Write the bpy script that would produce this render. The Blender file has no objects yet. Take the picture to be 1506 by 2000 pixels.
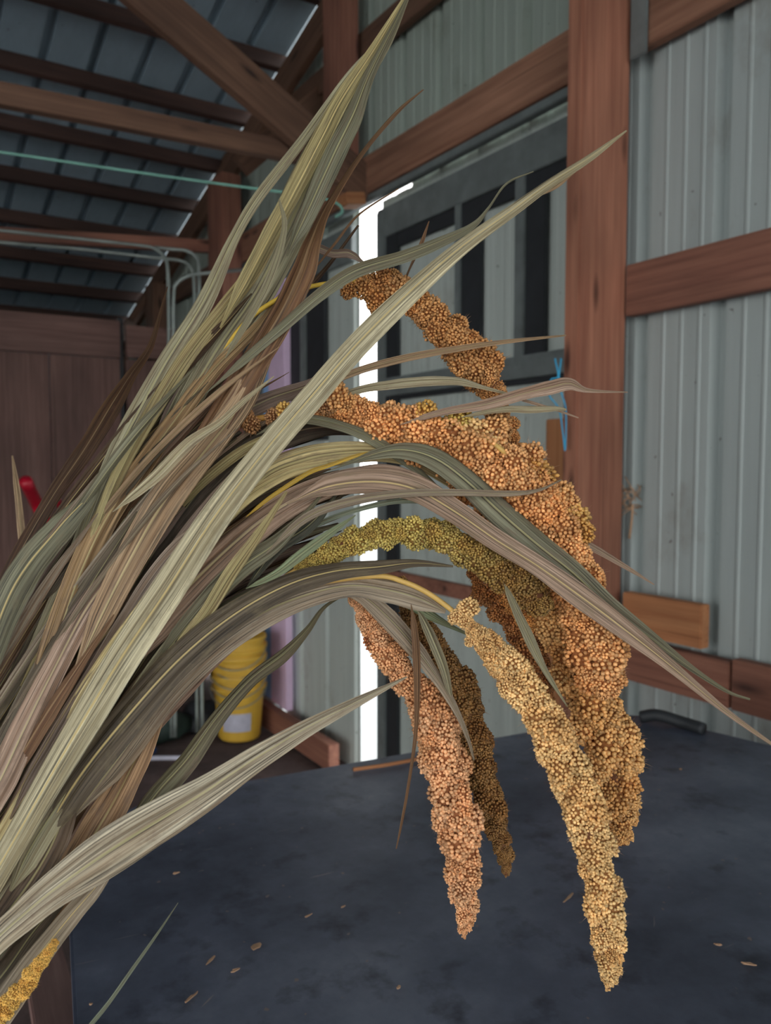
import bpy, bmesh, math, random
from mathutils import Vector, Matrix, noise
random.seed(7)
S = bpy.context.scene
COL = S.collection

# ------------------------------------------------------------------ camera
F = 1560.0
AZ = math.atan(993/F); PT = math.atan(95/F)
CAMP = Vector((0, 0, 1.5))
FW = Vector((math.sin(AZ)*math.cos(PT), math.cos(AZ)*math.cos(PT), -math.sin(PT)))
RT = Vector((math.cos(AZ), -math.sin(AZ), 0))
UP = RT.cross(FW)
cd = bpy.data.cameras.new('camera'); cam = bpy.data.objects.new('camera', cd); COL.objects.link(cam)
cam.matrix_world = Matrix((( RT.x, UP.x, -FW.x, CAMP.x), (RT.y, UP.y, -FW.y, CAMP.y), (RT.z, UP.z, -FW.z, CAMP.z), (0, 0, 0, 1)))
cd.sensor_fit = 'VERTICAL'; cd.sensor_height = 34.6; cd.lens = 34.6*F/2000
cd.clip_start = 0.02; cd.clip_end = 200
cd.dof.use_dof = True; cd.dof.focus_distance = 0.61; cd.dof.aperture_fstop = 9.0
S.camera = cam

# ------------------------------------------------------------------ light: overcast sky seen through the openings
w = bpy.data.worlds.new('overcast'); S.world = w; w.use_nodes = True
nt = w.node_tree; bg = nt.nodes['Background']
tc = nt.nodes.new('ShaderNodeTexCoord'); sx = nt.nodes.new('ShaderNodeSeparateXYZ'); cr = nt.nodes.new('ShaderNodeValToRGB')
nt.links.new(tc.outputs['Generated'], sx.inputs[0]); nt.links.new(sx.outputs['Z'], cr.inputs[0]); nt.links.new(cr.outputs[0], bg.inputs[0])
cr.color_ramp.elements[0].color = (1.0, 0.98, 0.95, 1); cr.color_ramp.elements[1].color = (0.93, 0.97, 1.0, 1)
bg.inputs[1].default_value = 3.8
S.view_settings.view_transform = 'Standard'; S.view_settings.look = 'None'
S.view_settings.gamma = 1; S.view_settings.use_curve_mapping = False
S.view_settings.exposure = 0.0

# ------------------------------------------------------------------ helpers
def ray(x, y): return FW + RT*((x-753)/F) + UP*((1000-y)/F)
def on(ax, v, x, y):
    r = ray(x, y); t = (v-CAMP[ax])/r[ax]; return CAMP + r*t
def at(x, y, d): return CAMP + ray(x, y)*d
def lin(c):
    return tuple(((v/255)/12.92 if v/255 <= .04045 else ((v/255+.055)/1.055)**2.4) for v in c)
def tag(o, label=None, cat=None, group=None, kind=None):
    if label: o['label'] = label
    if cat: o['category'] = cat
    if group: o['group'] = group
    if kind: o['kind'] = kind
    return o
def empty(name, loc, label=None, cat=None, group=None, kind=None, parent=None):
    o = bpy.data.objects.new(name, None); COL.objects.link(o); o.location = loc; o.empty_display_size = .05
    if parent: o.parent = parent
    return tag(o, label, cat, group, kind)
def mesh(name, vs, fs, mat, parent=None, smooth=False, uvs=None, mats=None, midx=None):
    me = bpy.data.meshes.new(name); me.from_pydata(vs, [], fs); me.update()
    for m in (mats or [mat]): me.materials.append(m)
    if midx: me.polygons.foreach_set('material_index', midx)
    if smooth: me.polygons.foreach_set('use_smooth', [True]*len(me.polygons))
    if uvs:
        ul = me.uv_layers.new(name='UVMap')
        for l in me.loops: ul.data[l.index].uv = uvs[l.vertex_index]
    o = bpy.data.objects.new(name, me); COL.objects.link(o)
    if parent: setpar(o, parent)
    return o
def setpar(o, p):
    o.parent = p; o.matrix_parent_inverse = world_of(p).inverted()
def world_of(p):
    m = p.matrix_basis.copy()
    if p.parent: m = world_of(p.parent) @ p.matrix_parent_inverse @ m
    return m
def box_data(x0, x1, y0, y1, z0, z1, bev=0.0):
    bm = bmesh.new(); bmesh.ops.create_cube(bm, size=1)
    for v in bm.verts:
        v.co = Vector(((x0+x1)/2+v.co.x*(x1-x0), (y0+y1)/2+v.co.y*(y1-y0), (z0+z1)/2+v.co.z*(z1-z0)))
    if bev: bmesh.ops.bevel(bm, geom=bm.edges[:], offset=bev, segments=2, affect='EDGES', clamp_overlap=True)
    return bm
def from_bm(name, bm, mat, parent=None, mw=None):
    me = bpy.data.meshes.new(name); bm.to_mesh(me); bm.free(); me.materials.append(mat)
    o = bpy.data.objects.new(name, me); COL.objects.link(o)
    if mw: o.matrix_world = mw; o.matrix_basis = mw
    if parent: setpar(o, parent)
    return o
def box(name, x0, x1, y0, y1, z0, z1, mat, parent=None, bev=0.002):
    c = Vector(((x0+x1)/2, (y0+y1)/2, (z0+z1)/2)); dx, dy, dz = x1-x0, y1-y0, z1-z0
    return from_bm(name, box_data(-dx/2, dx/2, -dy/2, dy/2, -dz/2, dz/2, bev), mat, parent, Matrix.Translation(c))
def lumber(name, p0, p1, w_, h_, mat, parent=None, upv=(0, 0, 1), bev=0.003):
    """a sawn timber from p0 to p1; its length is local X so grain follows it. w_ across, h_ along upv"""
    p0 = Vector(p0); p1 = Vector(p1); X = (p1-p0).normalized(); u = Vector(upv)
    Y = u.cross(X).normalized(); Z = X.cross(Y).normalized(); L = (p1-p0).length; c = (p0+p1)/2
    mw = Matrix(((X.x, Y.x, Z.x, c.x), (X.y, Y.y, Z.y, c.y), (X.z, Y.z, Z.z, c.z), (0, 0, 0, 1)))
    return from_bm(name, box_data(-L/2, L/2, -w_/2, w_/2, -h_/2, h_/2, bev), mat, parent, mw)
def smooth_path(pts, n):
    """Catmull-Rom through points (any dimension tuples)"""
    P = [list(p) for p in pts]; P = [[2*a-b for a, b in zip(P[0], P[1])]] + P + [[2*a-b for a, b in zip(P[-1], P[-2])]]
    out = []; seg = len(pts)-1
    for i in range(n+1):
        t = i/n*seg; k = min(int(t), seg-1); f = t-k
        a, b, c, d = P[k], P[k+1], P[k+2], P[k+3]
        out.append([0.5*(2*q+(r-p)*f+(2*p-5*q+4*r-s)*f*f+(3*q-p-3*r+s)*f**3) for p, q, r, s in zip(a, b, c, d)])
    return out
def tube(name, pts, rad, mat, parent=None, n=40, seg=8, smooth=True):
    pp = smooth_path([tuple(p) for p in pts], n); vs = []; fs = []
    rads = rad if callable(rad) else (lambda t: rad)
    prev = None
    for i, p in enumerate(pp):
        p = Vector(p); q = Vector(pp[min(i+1, n)]) - Vector(pp[max(i-1, 0)]); q.normalize()
        if prev is None: prev = q.orthogonal().normalized()
        a = (prev - q*prev.dot(q)).normalized(); prev = a; b = q.cross(a); r = rads(i/n)
        for k in range(seg):
            th = 2*math.pi*k/seg; vs.append(p + a*math.cos(th)*r + b*math.sin(th)*r)
    for i in range(n):
        for k in range(seg):
            k2 = (k+1) % seg; fs.append((i*seg+k, i*seg+k2, (i+1)*seg+k2, (i+1)*seg+k))
    fs.append(tuple(range(seg))[::-1]); fs.append(tuple(range(n*seg, n*seg+seg)))
    return mesh(name, vs, fs, mat, parent, smooth)

# ------------------------------------------------------------------ materials
def newmat(name):
    m = bpy.data.materials.new(name); m.use_nodes = True; nt = m.node_tree
    return m, nt, nt.nodes['Principled BSDF'], (lambda t: nt.nodes.new(t)), nt.links.new
def ramp(N, stops):
    r = N('ShaderNodeValToRGB'); e = r.color_ramp.elements
    while len(e) < len(stops): e.new(0.5)
    for i, (p, c) in enumerate(stops): e[i].position = p; e[i].color = (*c, 1)
    return r
def g3(v): return (v, v, v)
def mix(N, L, a, b, fac, mode='MIX'):
    m = N('ShaderNodeMix'); m.data_type = 'RGBA'; m.blend_type = mode
    for s, v in ((m.inputs[0], fac), (m.inputs[6], a), (m.inputs[7], b)):
        if hasattr(v, 'is_linked') or hasattr(v, 'links'): L(v, s)
        else: s.default_value = v if isinstance(v, (int, float)) else (*v, 1)
    return m.outputs[2]
def nz(N, L, vec, scale, mapscale=(1, 1, 1), detail=3, rough=.55, loc=(0, 0, 0)):
    mp = N('ShaderNodeMapping'); mp.inputs['Scale'].default_value = mapscale; mp.inputs['Location'].default_value = loc
    L(vec, mp.inputs[0]); n = N('ShaderNodeTexNoise'); n.inputs['Scale'].default_value = scale
    n.inputs['Detail'].default_value = detail; n.inputs['Roughness'].default_value = rough; L(mp.outputs[0], n.inputs['Vector'])
    return n.outputs[0]
def wood(name, base, dark, rough=.75, knots=True):
    m, nt, B, N, L = newmat(name); tc = N('ShaderNodeTexCoord'); oi = N('ShaderNodeObjectInfo')
    ad = N('ShaderNodeVectorMath'); ad.operation = 'ADD'; cb = N('ShaderNodeCombineXYZ'); mu = N('ShaderNodeMath'); mu.operation = 'MULTIPLY'
    mu.inputs[1].default_value = 37; L(oi.outputs['Random'], mu.inputs[0]); L(mu.outputs[0], cb.inputs[0]); L(mu.outputs[0], cb.inputs[1])
    L(tc.outputs['Object'], ad.inputs[0]); L(cb.outputs[0], ad.inputs[1]); V = ad.outputs[0]
    g = nz(N, L, V, 6, (.35, 9, 9), 5, .6); gr = ramp(N, [(.3, g3(0)), (.72, g3(1))]); L(g, gr.inputs[0])
    c = mix(N, L, base, dark, gr.outputs[0])
    b = nz(N, L, V, 2.2, (.6, 2, 2), 3); br = ramp(N, [(.35, g3(.62)), (.7, g3(1.15))]); L(b, br.inputs[0])
    c = mix(N, L, c, br.outputs[0], 1.0, 'MULTIPLY')
    if knots:
        mp = N('ShaderNodeMapping'); mp.inputs['Scale'].default_value = (1.3, 5.2, 5.2); L(V, mp.inputs[0])
        vo = N('ShaderNodeTexVoronoi'); vo.inputs['Scale'].default_value = 2.1; L(mp.outputs[0], vo.inputs['Vector'])
        kr = ramp(N, [(.06, g3(1)), (.19, g3(0))]); L(vo.outputs['Distance'], kr.inputs[0])
        c = mix(N, L, c, tuple(v*.28 for v in dark), kr.outputs[0])
    ck = nz(N, L, V, 5, (.12, 14, 14), 2, .5, (3, 1, 2)); ckr = ramp(N, [(.68, g3(0)), (.73, g3(.75))]); L(ck, ckr.inputs[0])
    c = mix(N, L, c, tuple(v*.35 for v in dark), ckr.outputs[0])
    L(c, B.inputs['Base Color']); B.inputs['Roughness'].default_value = rough
    bp = N('ShaderNodeBump'); bp.inputs['Strength'].default_value = .35; bp.inputs['Distance'].default_value = .004; L(g, bp.inputs['Height']); L(bp.outputs[0], B.inputs['Normal'])
    return m
def sheet(name, base, dirt, axis='z', rough=.5, metal=0.0, dirt_amt=.6):
    m, nt, B, N, L = newmat(name); tc = N('ShaderNodeTexCoord'); V = tc.outputs['Object']
    sc = (9, 9, .35) if axis == 'z' else (9, .35, 9)
    st = nz(N, L, V, 3, sc, 5, .65); sr = ramp(N, [(.3, g3(.9)), (.65, g3(1.04))]); L(st, sr.inputs[0])
    c = mix(N, L, base, sr.outputs[0], 1.0, 'MULTIPLY')
    d = nz(N, L, V, 5, (1, 1, .6), 6, .7); dr = ramp(N, [(.56, g3(0)), (.8, g3(dirt_amt))]); L(d, dr.inputs[0])
    c = mix(N, L, c, dirt, dr.outputs[0])
    s2 = nz(N, L, V, 38, (1, 1, 1), 1); s2r = ramp(N, [(.76, g3(0)), (.79, g3(.7))]); L(s2, s2r.inputs[0])
    c = mix(N, L, c, tuple(v*.5 for v in dirt), s2r.outputs[0])
    L(c, B.inputs['Base Color']); B.inputs['Roughness'].default_value = rough; B.inputs['Metallic'].default_value = metal
    return m
def plain(name, base, rough=.6, metal=0.0, var=.25, scale=12, trans=0):
    m, nt, B, N, L = newmat(name); tc = N('ShaderNodeTexCoord')
    n = nz(N, L, tc.outputs['Object'], scale, (1, 1, 1), 4, .6); r = ramp(N, [(.3, g3(1-var)), (.7, g3(1+var*.4))]); L(n, r.inputs[0])
    L(mix(N, L, base, r.outputs[0], 1.0, 'MULTIPLY'), B.inputs['Base Color'])
    B.inputs['Roughness'].default_value = rough; B.inputs['Metallic'].default_value = metal
    return m

M_post = wood('red_lumber', lin((186, 128, 102)), lin((146, 92, 72)))
M_red = wood('dark_red_lumber', lin((160, 110, 90)), lin((124, 80, 66)))
M_head = wood('header_lumber', lin((168, 124, 100)), lin((128, 88, 68)))
M_beam = wood('brown_lumber', lin((126, 94, 74)), lin((92, 64, 50)))
M_purl = wood('dark_purlin_lumber', lin((82, 58, 50)), lin((56, 38, 32)))
M_fresh = wood('fresh_lumber', lin((205, 145, 98)), lin((176, 112, 72)))
M_ply = wood('weathered_plywood', lin((120, 92, 84)), lin((92, 66, 60)), knots=False)
M_wall = sheet('wall_sheet', lin((165, 175, 174)), lin((118, 108, 92)))
M_door = sheet('door_sheet', lin((185, 195, 190)), lin((128, 120, 105)))
M_wallb = sheet('wall_sheet_upper', lin((158, 170, 160)), lin((110, 112, 95)))
M_roof = sheet('roof_sheet', lin((146, 166, 178)), lin((110, 116, 118)), axis='y', dirt_amt=.4)
M_frame = plain('grey_door_frame', lin((112, 120, 120)), .5)
M_black = plain('black_rubber_and_shade', lin((42, 46, 50)), .6)  # also serves as painted shade in the door stiles and partition gap
M_lilac = plain('lilac_daylight_tint', lin((232, 205, 235)), .5, var=.08)  # lilac daylight on the jamb, put into its colour
M_blue = plain('pale_blue_daylight_tint', lin((150, 195, 245)), .5, var=.1)  # bluish daylight at the jamb edge, put into its colour
M_galv = plain('galvanised_tube', lin((150, 160, 155)), .4, .5)
M_green = plain('green_tube', lin((124, 180, 164)), .5)
M_yell = plain('yellow_plastic', lin((214, 172, 62)), .5, var=.12)
M_redp = plain('red_paint', lin((190, 25, 50)), .35)
M_twine = plain('blue_twine', lin((60, 170, 215)), .7)
M_cream = plain('paper_label', lin((190, 190, 205)), .6)
M_straw = plain('straw_debris', lin((185, 150, 120)), .8)

def mat_floor():
    m, nt, B, N, L = newmat('dirt_floor'); tc = N('ShaderNodeTexCoord'); V = tc.outputs['Object']
    n = nz(N, L, V, 3, (1, 1, 1), 8, .7); r = ramp(N, [(.3, lin((58, 46, 44))), (.55, lin((92, 76, 74))), (.75, lin((124, 106, 102)))]); L(n, r.inputs[0])
    L(r.outputs[0], B.inputs['Base Color']); B.inputs['Roughness'].default_value = .95
    bp = N('ShaderNodeBump'); bp.inputs['Strength'].default_value = .8; bp.inputs['Distance'].default_value = .03; L(n, bp.inputs['Height']); L(bp.outputs[0], B.inputs['Normal'])
    return m
def mat_table():
    m, nt, B, N, L = newmat('black_tabletop'); tc = N('ShaderNodeTexCoord'); V = tc.outputs['Object']
    n = nz(N, L, V, 3.2, (1, 1, 1), 7, .65); r = ramp(N, [(.32, lin((62, 69, 84))), (.52, lin((92, 100, 118))), (.75, lin((128, 136, 154)))]); L(n, r.inputs[0])
    c = r.outputs[0]
    n2 = nz(N, L, V, 16, (1, 1, 1), 5, .6); r2 = ramp(N, [(.55, g3(0)), (.72, g3(.75))]); L(n2, r2.inputs[0]); c = mix(N, L, c, lin((38, 43, 56)), r2.outputs[0])
    # thin pale scratches
    for sc, ro, th in (((1.6, 26, 1), .15, .755), ((2, 22, 1), -.6, .75)):
        mp = N('ShaderNodeMapping'); mp.inputs['Rotation'].default_value = (0, 0, ro); L(V, mp.inputs[0])
        s = nz(N, L, mp.outputs[0], 4.5, sc, 2, .5); sr = ramp(N, [(th-.01, g3(0)), (th+.03, g3(.8))]); L(s, sr.inputs[0]); c = mix(N, L, c, lin((150, 140, 138)), sr.outputs[0])
    n3 = nz(N, L, V, 75, (1, 1, 1), 1, .5); r3 = ramp(N, [(.77, g3(0)), (.80, g3(.9))]); L(n3, r3.inputs[0]); c = mix(N, L, c, lin((135, 122, 118)), r3.outputs[0])
    L(c, B.inputs['Base Color']); rr = ramp(N, [(.3, g3(.55)), (.7, g3(.42))]); L(n, rr.inputs[0]); L(rr.outputs[0], B.inputs['Roughness'])
    bp = N('ShaderNodeBump'); bp.inputs['Strength'].default_value = .3; bp.inputs['Distance'].default_value = .004; L(n2, bp.inputs['Height']); L(bp.outputs[0], B.inputs['Normal'])
    return m
def mat_leaf(name, rib, stripe, blotch, ribs=.5):
    """dry grass blade: colour of the blade from the object colour, lengthwise veins from the UV (u across, v along)"""
    m, nt, B, N, L = newmat(name); tc = N('ShaderNodeTexCoord'); oi = N('ShaderNodeObjectInfo')
    mu = N('ShaderNodeMath'); mu.operation = 'MULTIPLY'; mu.inputs[1].default_value = 61; L(oi.outputs['Random'], mu.inputs[0])
    cb = N('ShaderNodeCombineXYZ'); L(mu.outputs[0], cb.inputs[0]); L(mu.outputs[0], cb.inputs[1])
    ad = N('ShaderNodeVectorMath'); ad.operation = 'ADD'; L(tc.outputs['UV'], ad.inputs[0]); L(cb.outputs[0], ad.inputs[1]); V = ad.outputs[0]
    fine = nz(N, L, V, 1, (26, 1.6, 1), 4, .6)
    broad = nz(N, L, V, 1, (6, .9, 1), 3, .6)
    bl = nz(N, L, V, 1, (3.0, 7, 1), 5, .65)
    c = oi.outputs['Color']
    br = ramp(N, [(.36, g3(0)), (.62, g3(1))]); L(broad, br.inputs[0])
    c2 = mix(N, L, c, stripe, 1.0, 'MULTIPLY'); c = mix(N, L, c, c2, br.outputs[0])
    fr = ramp(N, [(.36, g3(.22)), (.46, g3(.85)), (.56, g3(1.05)), (.66, g3(1.35))]); L(fine, fr.inputs[0]); c = mix(N, L, c, fr.outputs[0], 1.0, 'MULTIPLY')
    lr = ramp(N, [(.52, g3(0)), (.72, g3(.65))]); L(bl, lr.inputs[0]); c = mix(N, L, c, blotch, lr.outputs[0])
    # midrib
    sx = N('ShaderNodeSeparateXYZ'); L(tc.outputs['UV'], sx.inputs[0]); a = N('ShaderNodeMath'); a.operation = 'SUBTRACT'; a.inputs[1].default_value = .5; L(sx.outputs[0], a.inputs[0])
    b = N('ShaderNodeMath'); b.operation = 'ABSOLUTE'; L(a.outputs[0], b.inputs[0])
    rr = ramp(N, [(.014, g3(ribs)), (.036, g3(0))]); L(b.outputs[0], rr.inputs[0]); c = mix(N, L, c, rib, rr.outputs[0])
    dk = ramp(N, [(.045, g3(1)), (.055, g3(.62)), (.085, g3(1))]); L(b.outputs[0], dk.inputs[0]); c = mix(N, L, c, dk.outputs[0], 1.0, 'MULTIPLY')
    L(c, B.inputs['Base Color']); B.inputs['Roughness'].default_value = .55
    bp = N('ShaderNodeBump'); bp.inputs['Strength'].default_value = .55; bp.inputs['Distance'].default_value = .0012; L(fine, bp.inputs['Height']); L(bp.outputs[0], B.inputs['Normal'])
    tr = N('ShaderNodeBsdfTranslucent'); L(c, tr.inputs['Color']); mx = N('ShaderNodeMixShader'); mx.inputs[0].default_value = .18
    L(B.outputs[0], mx.inputs[1]); L(tr.outputs[0], mx.inputs[2]); L(mx.outputs[0], nt.nodes['Material Output'].inputs[0])
    return m
def mat_grain(name, sat):
    m, nt, B, N, L = newmat(name); oi = N('ShaderNodeObjectInfo'); at_ = N('ShaderNodeAttribute'); at_.attribute_name = 'rnd'
    r = ramp(N, [(0, g3(.55)), (.3, g3(.9)), (1, g3(1.35))]); L(at_.outputs['Fac'], r.inputs[0])
    c = mix(N, L, oi.outputs['Color'], r.outputs[0], 1.0, 'MULTIPLY')
    hu = ramp(N, [(.0, (.8, .62, .45)), (.5, (1, 1, 1)), (1, (1.0, 1.05, 1.15))]); L(oi.outputs['Random'], hu.inputs[0]); c = mix(N, L, c, hu.outputs[0], sat, 'MULTIPLY')
    L(c, B.inputs['Base Color']); B.inputs['Roughness'].default_value = .42
    return m
M_floor = mat_floor(); M_table = mat_table()
ML = {'s': mat_leaf('leaf_sage', lin((205, 200, 140)), (.50, .43, .37), lin((120, 100, 84))),
      'y': mat_leaf('leaf_yellow_rib', lin((218, 196, 132)), (.48, .44, .38), lin((128, 116, 88)), .9),
      'b': mat_leaf('leaf_brown', lin((176, 150, 112)), (.5, .38, .32), lin((96, 66, 48)))}
M_grain = mat_grain('millet_grain', .6)
def mat_core():
    m, nt, B, N, L = newmat('spikelet_core'); oi = N('ShaderNodeObjectInfo')
    L(mix(N, L, oi.outputs['Color'], lin((172, 146, 128)), 1.0, 'MULTIPLY'), B.inputs['Base Color']); B.inputs['Roughness'].default_value = .9
    return m
M_core = mat_core(); M_rachis = plain('rachis', lin((112, 70, 44)), .9, var=.3, scale=200)
M_hair = plain('bristle', lin((165, 130, 100)), .6, var=.1)
M_stem = plain('millet_stem', lin((214, 176, 98)), .5, var=.2, scale=60)

# ================================================================== STRUCTURE
WX = 1.884          # inner face of the framing of the right wall
SX = 1.945          # sheet metal plane of the right wall
def zr(y): return 3.749 + .2686*(3.577-y) if y > 0 else 3.749 + .2686*(3.577+y)
EY = 7.45           # far eave
# floor
n = 40; vs = []; fs = []
for i in range(n+1):
    for j in range(n+1):
        x = -6+7.97*i/n; y = -5.5+13.5*j/n; vs.append((x, y, .012*noise.noise(Vector((x*1.7, y*1.7, 0)))-.01))
for i in range(n):
    for j in range(n): a = i*(n+1)+j; fs.append((a, a+n+1, a+n+2, a+1))
o = mesh('floor', vs, fs, M_floor, smooth=True); tag(o, 'dark trampled dirt floor of the pole barn', kind='structure')
o = mesh('ground', [(-30, -40, -.06), (40, -40, -.06), (40, 50, -.06), (-30, 50, -.06)], [(0, 1, 2, 3)], plain('gravel_yard', lin((196, 198, 198)), .9, scale=2, var=.05))
tag(o, 'pale gravel yard outside the barn', kind='structure')

def ribbed(name, a0, a1, fz0, fz1, place, mat, parent, minor=.003, major=.03, pitch=.2575):
    """one metal sheet between a0 and a1: a deep trapezoid channel at each end, three small beads between"""
    prof = []; k = 0
    a = a0
    while a < a1-1e-4:
        p = min(pitch, a1-a); q = [(0, major), (.022, major), (.036, 0)]
        for f in (.27, .5, .74):
            c = f*pitch; q += [(c-.008, 0), (c-.003, -minor), (c+.003, -minor), (c+.008, 0)]
        q += [(pitch-.014, 0)]
        for d, off in q:
            if d < p: prof.append((a+d, off))
        a += pitch
    prof.append((a1, major))
    vs = []; fs = []
    for (c, off) in prof:
        vs.append(place(c, off, fz0(c))); vs.append(place(c, off, fz1(c)))
    for i in range(len(prof)-1): fs.append((2*i, 2*i+1, 2*i+3, 2*i+2))
    return mesh(name, vs, fs, mat, parent)
wr = empty('wall_right', (SX, 2, 0), 'gable wall of grey-green ribbed metal sheets on the right', kind='structure')
plR = lambda c, off, z: (SX+off, c, z)
Y0 = 1.62-.2575*2*3
# near part, right of the post: floor to roof
y = -4.9
ys = [1.617-.515*k for k in range(13)][::-1]
for k in range(len(ys)-1):
    ribbed('panel', ys[k], ys[k+1], lambda c: .02, lambda c: zr(c)-.02, plR, M_wall, wr)
ribbed('panel', 1.617, 1.875, lambda c: .02, lambda c: zr(c)-.02, plR, M_wall, wr)
# above the doors
yy = 1.875
while yy < 4.7:
    ribbed('panel', yy, min(yy+.515, 4.7), lambda c: 2.70, lambda c: zr(c)-.02, plR, M_wallb, wr); yy += .515
yy = 4.24
ribbed('panel', 4.24, 4.7, lambda c: .02, lambda c: 2.70, plR, M_wall, wr)
yy = 4.7
while yy < EY-.01:
    ribbed('panel', yy, min(yy+.515, EY), lambda c: .02, lambda c: zr(c)-.02, plR, M_wallb, wr); yy += .515

wf = empty('wall_far', (-1, EY, 0), 'dark metal eave wall at the far end of the barn', kind='structure')
x = -5.0
while x < SX-.01:
    ribbed('panel', x, min(x+.7725, SX), lambda c: .0, lambda c: 2.64, lambda c, off, z: (c, EY+off, z), M_roof, wf); x += .7725
wl = empty('wall_left', (-5, 1, 0), 'metal wall on the far left side of the barn, with an open bay added for light', kind='structure')
y = -5.0
while y < EY-.01:
    lowz = 3.2 if -4.3 < y < 1.4 else 0  # open bay added in this unseen wall to let sky light in
    ribbed('panel', y, min(y+.7725, EY), lambda c: lowz, lambda c: zr(c)-.02, lambda c, off, z: (-5-off, c, z), M_wall, wl); y += .7725
wb = empty('wall_back', (-1, -5, 0), 'barn wall behind the camera with a wide open doorway', kind='structure')
ribbed('panel', -5, -4.4, lambda c: .0, lambda c: 3.3, lambda c, off, z: (c, -5-off, z), M_wall, wb)

# roof: sheets run down the slope, ribs towards the eave
ce = empty('ceiling', (-1.5, 1, 3), 'underside of the metal roof with wooden purlins', kind='structure')
RX1 = 1.928
def roofpanel(x0, x1, ya, yb):
    prof = []; a = x0
    pr = [(0, .04), (.014, .04), (.018, 0), (.2, 0)]
    while a < x1-1e-4:
        for d, off in pr:
            if a+d < x1-1e-4: prof.append((a+d, off))
        a += .23
    prof.append((x1, .03)); vs = []; fs = []
    for c, off in prof: vs.append((c, ya, zr(ya)+off)); vs.append((c, yb, zr(yb)+off))
    for i in range(len(prof)-1): fs.append((2*i, 2*i+1, 2*i+3, 2*i+2))
    return mesh('panel', vs, fs, M_roof, ce)
x = RX1
while x > -5.1:
    x0 = max(x-.92, -5.15)
    roofpanel(x0-.002, x, 0.0, EY+.12); roofpanel(x0-.002, x, -5.2, 0.0); x -= .92
for k in range(-1, 17):
    yk = 7.18-.46*k
    if yk < .2: continue
    if yk > EY: continue
    s = math.atan(.2686)
    lumber('purlin', (-5, yk, zr(yk)-.046), (1.94, yk, zr(yk)-.046), .038, .088, M_purl, ce, upv=(0, math.sin(s), math.cos(s)))
for k in range(1, 8):
    yk = -.6*k
    lumber('purlin', (-5, yk, zr(yk)-.046), (1.94, yk, zr(yk)-.046), .038, .088, M_purl, ce)
# rafter along the gable
def rafter(ya, yb, X0, X1, h, name, label):
    o = lumber(name, ((X0+X1)/2, ya, zr(ya)-.10-h/2), ((X0+X1)/2, yb, zr(yb)-.10-h/2), X1-X0, h, M_beam)
    tag(o, label, 'rafter'); return o
rafter(.02, 7.4, 1.842, 1.882, .16, 'rafter', 'brown rafter following the roof slope along the gable wall')

box('corner_filler', 1.86, 1.99, 7.36, 7.49, 0, 2.7, M_beam, wr)  # added to cover the crack of daylight where the walls meet
# timbers of the right wall
def girt(y0, y1, z0, z1, label, mat, X0=1.884, X1=1.922, name='wall_girt', cat='girt'):
    o = lumber(name, ((X0+X1)/2, y0, (z0+z1)/2), ((X0+X1)/2, y1, (z0+z1)/2), X1-X0, z1-z0, mat); tag(o, label, cat); return o
girt(1.68, 4.66, 2.685, 2.85, 'thick brown header beam running over the sliding doors', M_head, 1.86, 1.922, 'header_beam', 'beam')
girt(-.5, 1.615, 2.685, 2.85, 'reddish girt at the top right corner, right of the tall post', M_head)
girt(-.5, 1.64, 1.935, 2.083, 'reddish brown girt at mid height right of the tall post', M_red)
girt(1.27, 1.64, .85, .975, 'short left piece of the low dark red girt beside the tall post', M_red)
girt(-.5, 1.262, .85, .985, 'long right piece of the low dark red girt above the table', M_red)
girt(1.341, 1.612, .998, 1.118, 'short fresh orange board standing on the low girt', M_fresh, 1.862, 1.90, 'board', 'board')
girt(1.9, 4.9, 3.30, 3.42, 'upper brown girt crossing the gable above the doors', M_beam)
girt(4.72, 6.3, 2.685, 2.80, 'short brown girt behind the distant post', M_beam)

# tall post
px0 = 1.70
ya = on(0, px0, 1131, 600).y; yb = on(0, px0, 1101, 600).y; X1 = ya*math.tan(math.atan((1217-753)/F)+AZ)
o = from_bm('wood_post', box_data(-2.2, 2.2, -(X1-px0)/2, (X1-px0)/2, -(yb-ya)/2, (yb-ya)/2, .005), M_post, None,
            Matrix(((0, 1, 0, (px0+X1)/2), (0, 0, 1, (ya+yb)/2), (1, 0, 0, 2.2), (0, 0, 0, 1))))
tag(o, 'tall reddish brown square post right of the sliding door', 'post')
pw = empty('scab', (0, 0, 0)); bpy.data.objects.remove(pw)
o = lumber('metal_strap', (1.905, 1.60, 2.66), (1.905, 1.60, 2.95), .008, .06, M_frame, upv=(0, 1, 0)); o.location.x = 1.876
tag(o, 'grey metal splice plate on the upper girt beside the tall post', 'bracket')
o = lumber('jamb_board', (1.83, 1.84, .02), (1.83, 1.84, 1.64), .05, .09, M_fresh, upv=(0, 1, 0)); tag(o, 'narrow orange-brown board standing just left of the tall post', 'board')
# post above the header and distant posts
o = lumber('wood_post', (1.82, 3.235, 2.86), (1.82, 3.235, zr(3.235)-.17), .09, .17, M_red, upv=(0, 1, 0)); tag(o, 'short reddish post rising from the header beam where the braces meet', 'post')
p3y = on(0, 1.80, 440, 600).y
o = lumber('wood_post', (1.80, p3y, .0), (1.80, p3y, zr(p3y)-.28), .12, .24, M_red, upv=(0, 1, 0)); tag(o, 'distant brown post left of the pale door trim', 'post')
p4y = on(0, 1.80, 306, 560).y
o = lumber('wood_post', (1.80, p4y, .0), (1.80, p4y, zr(p4y)-.28), .12, .2, M_beam, upv=(0, 1, 0)); tag(o, 'farthest dark brown post near the eave corner', 'post')
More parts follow.
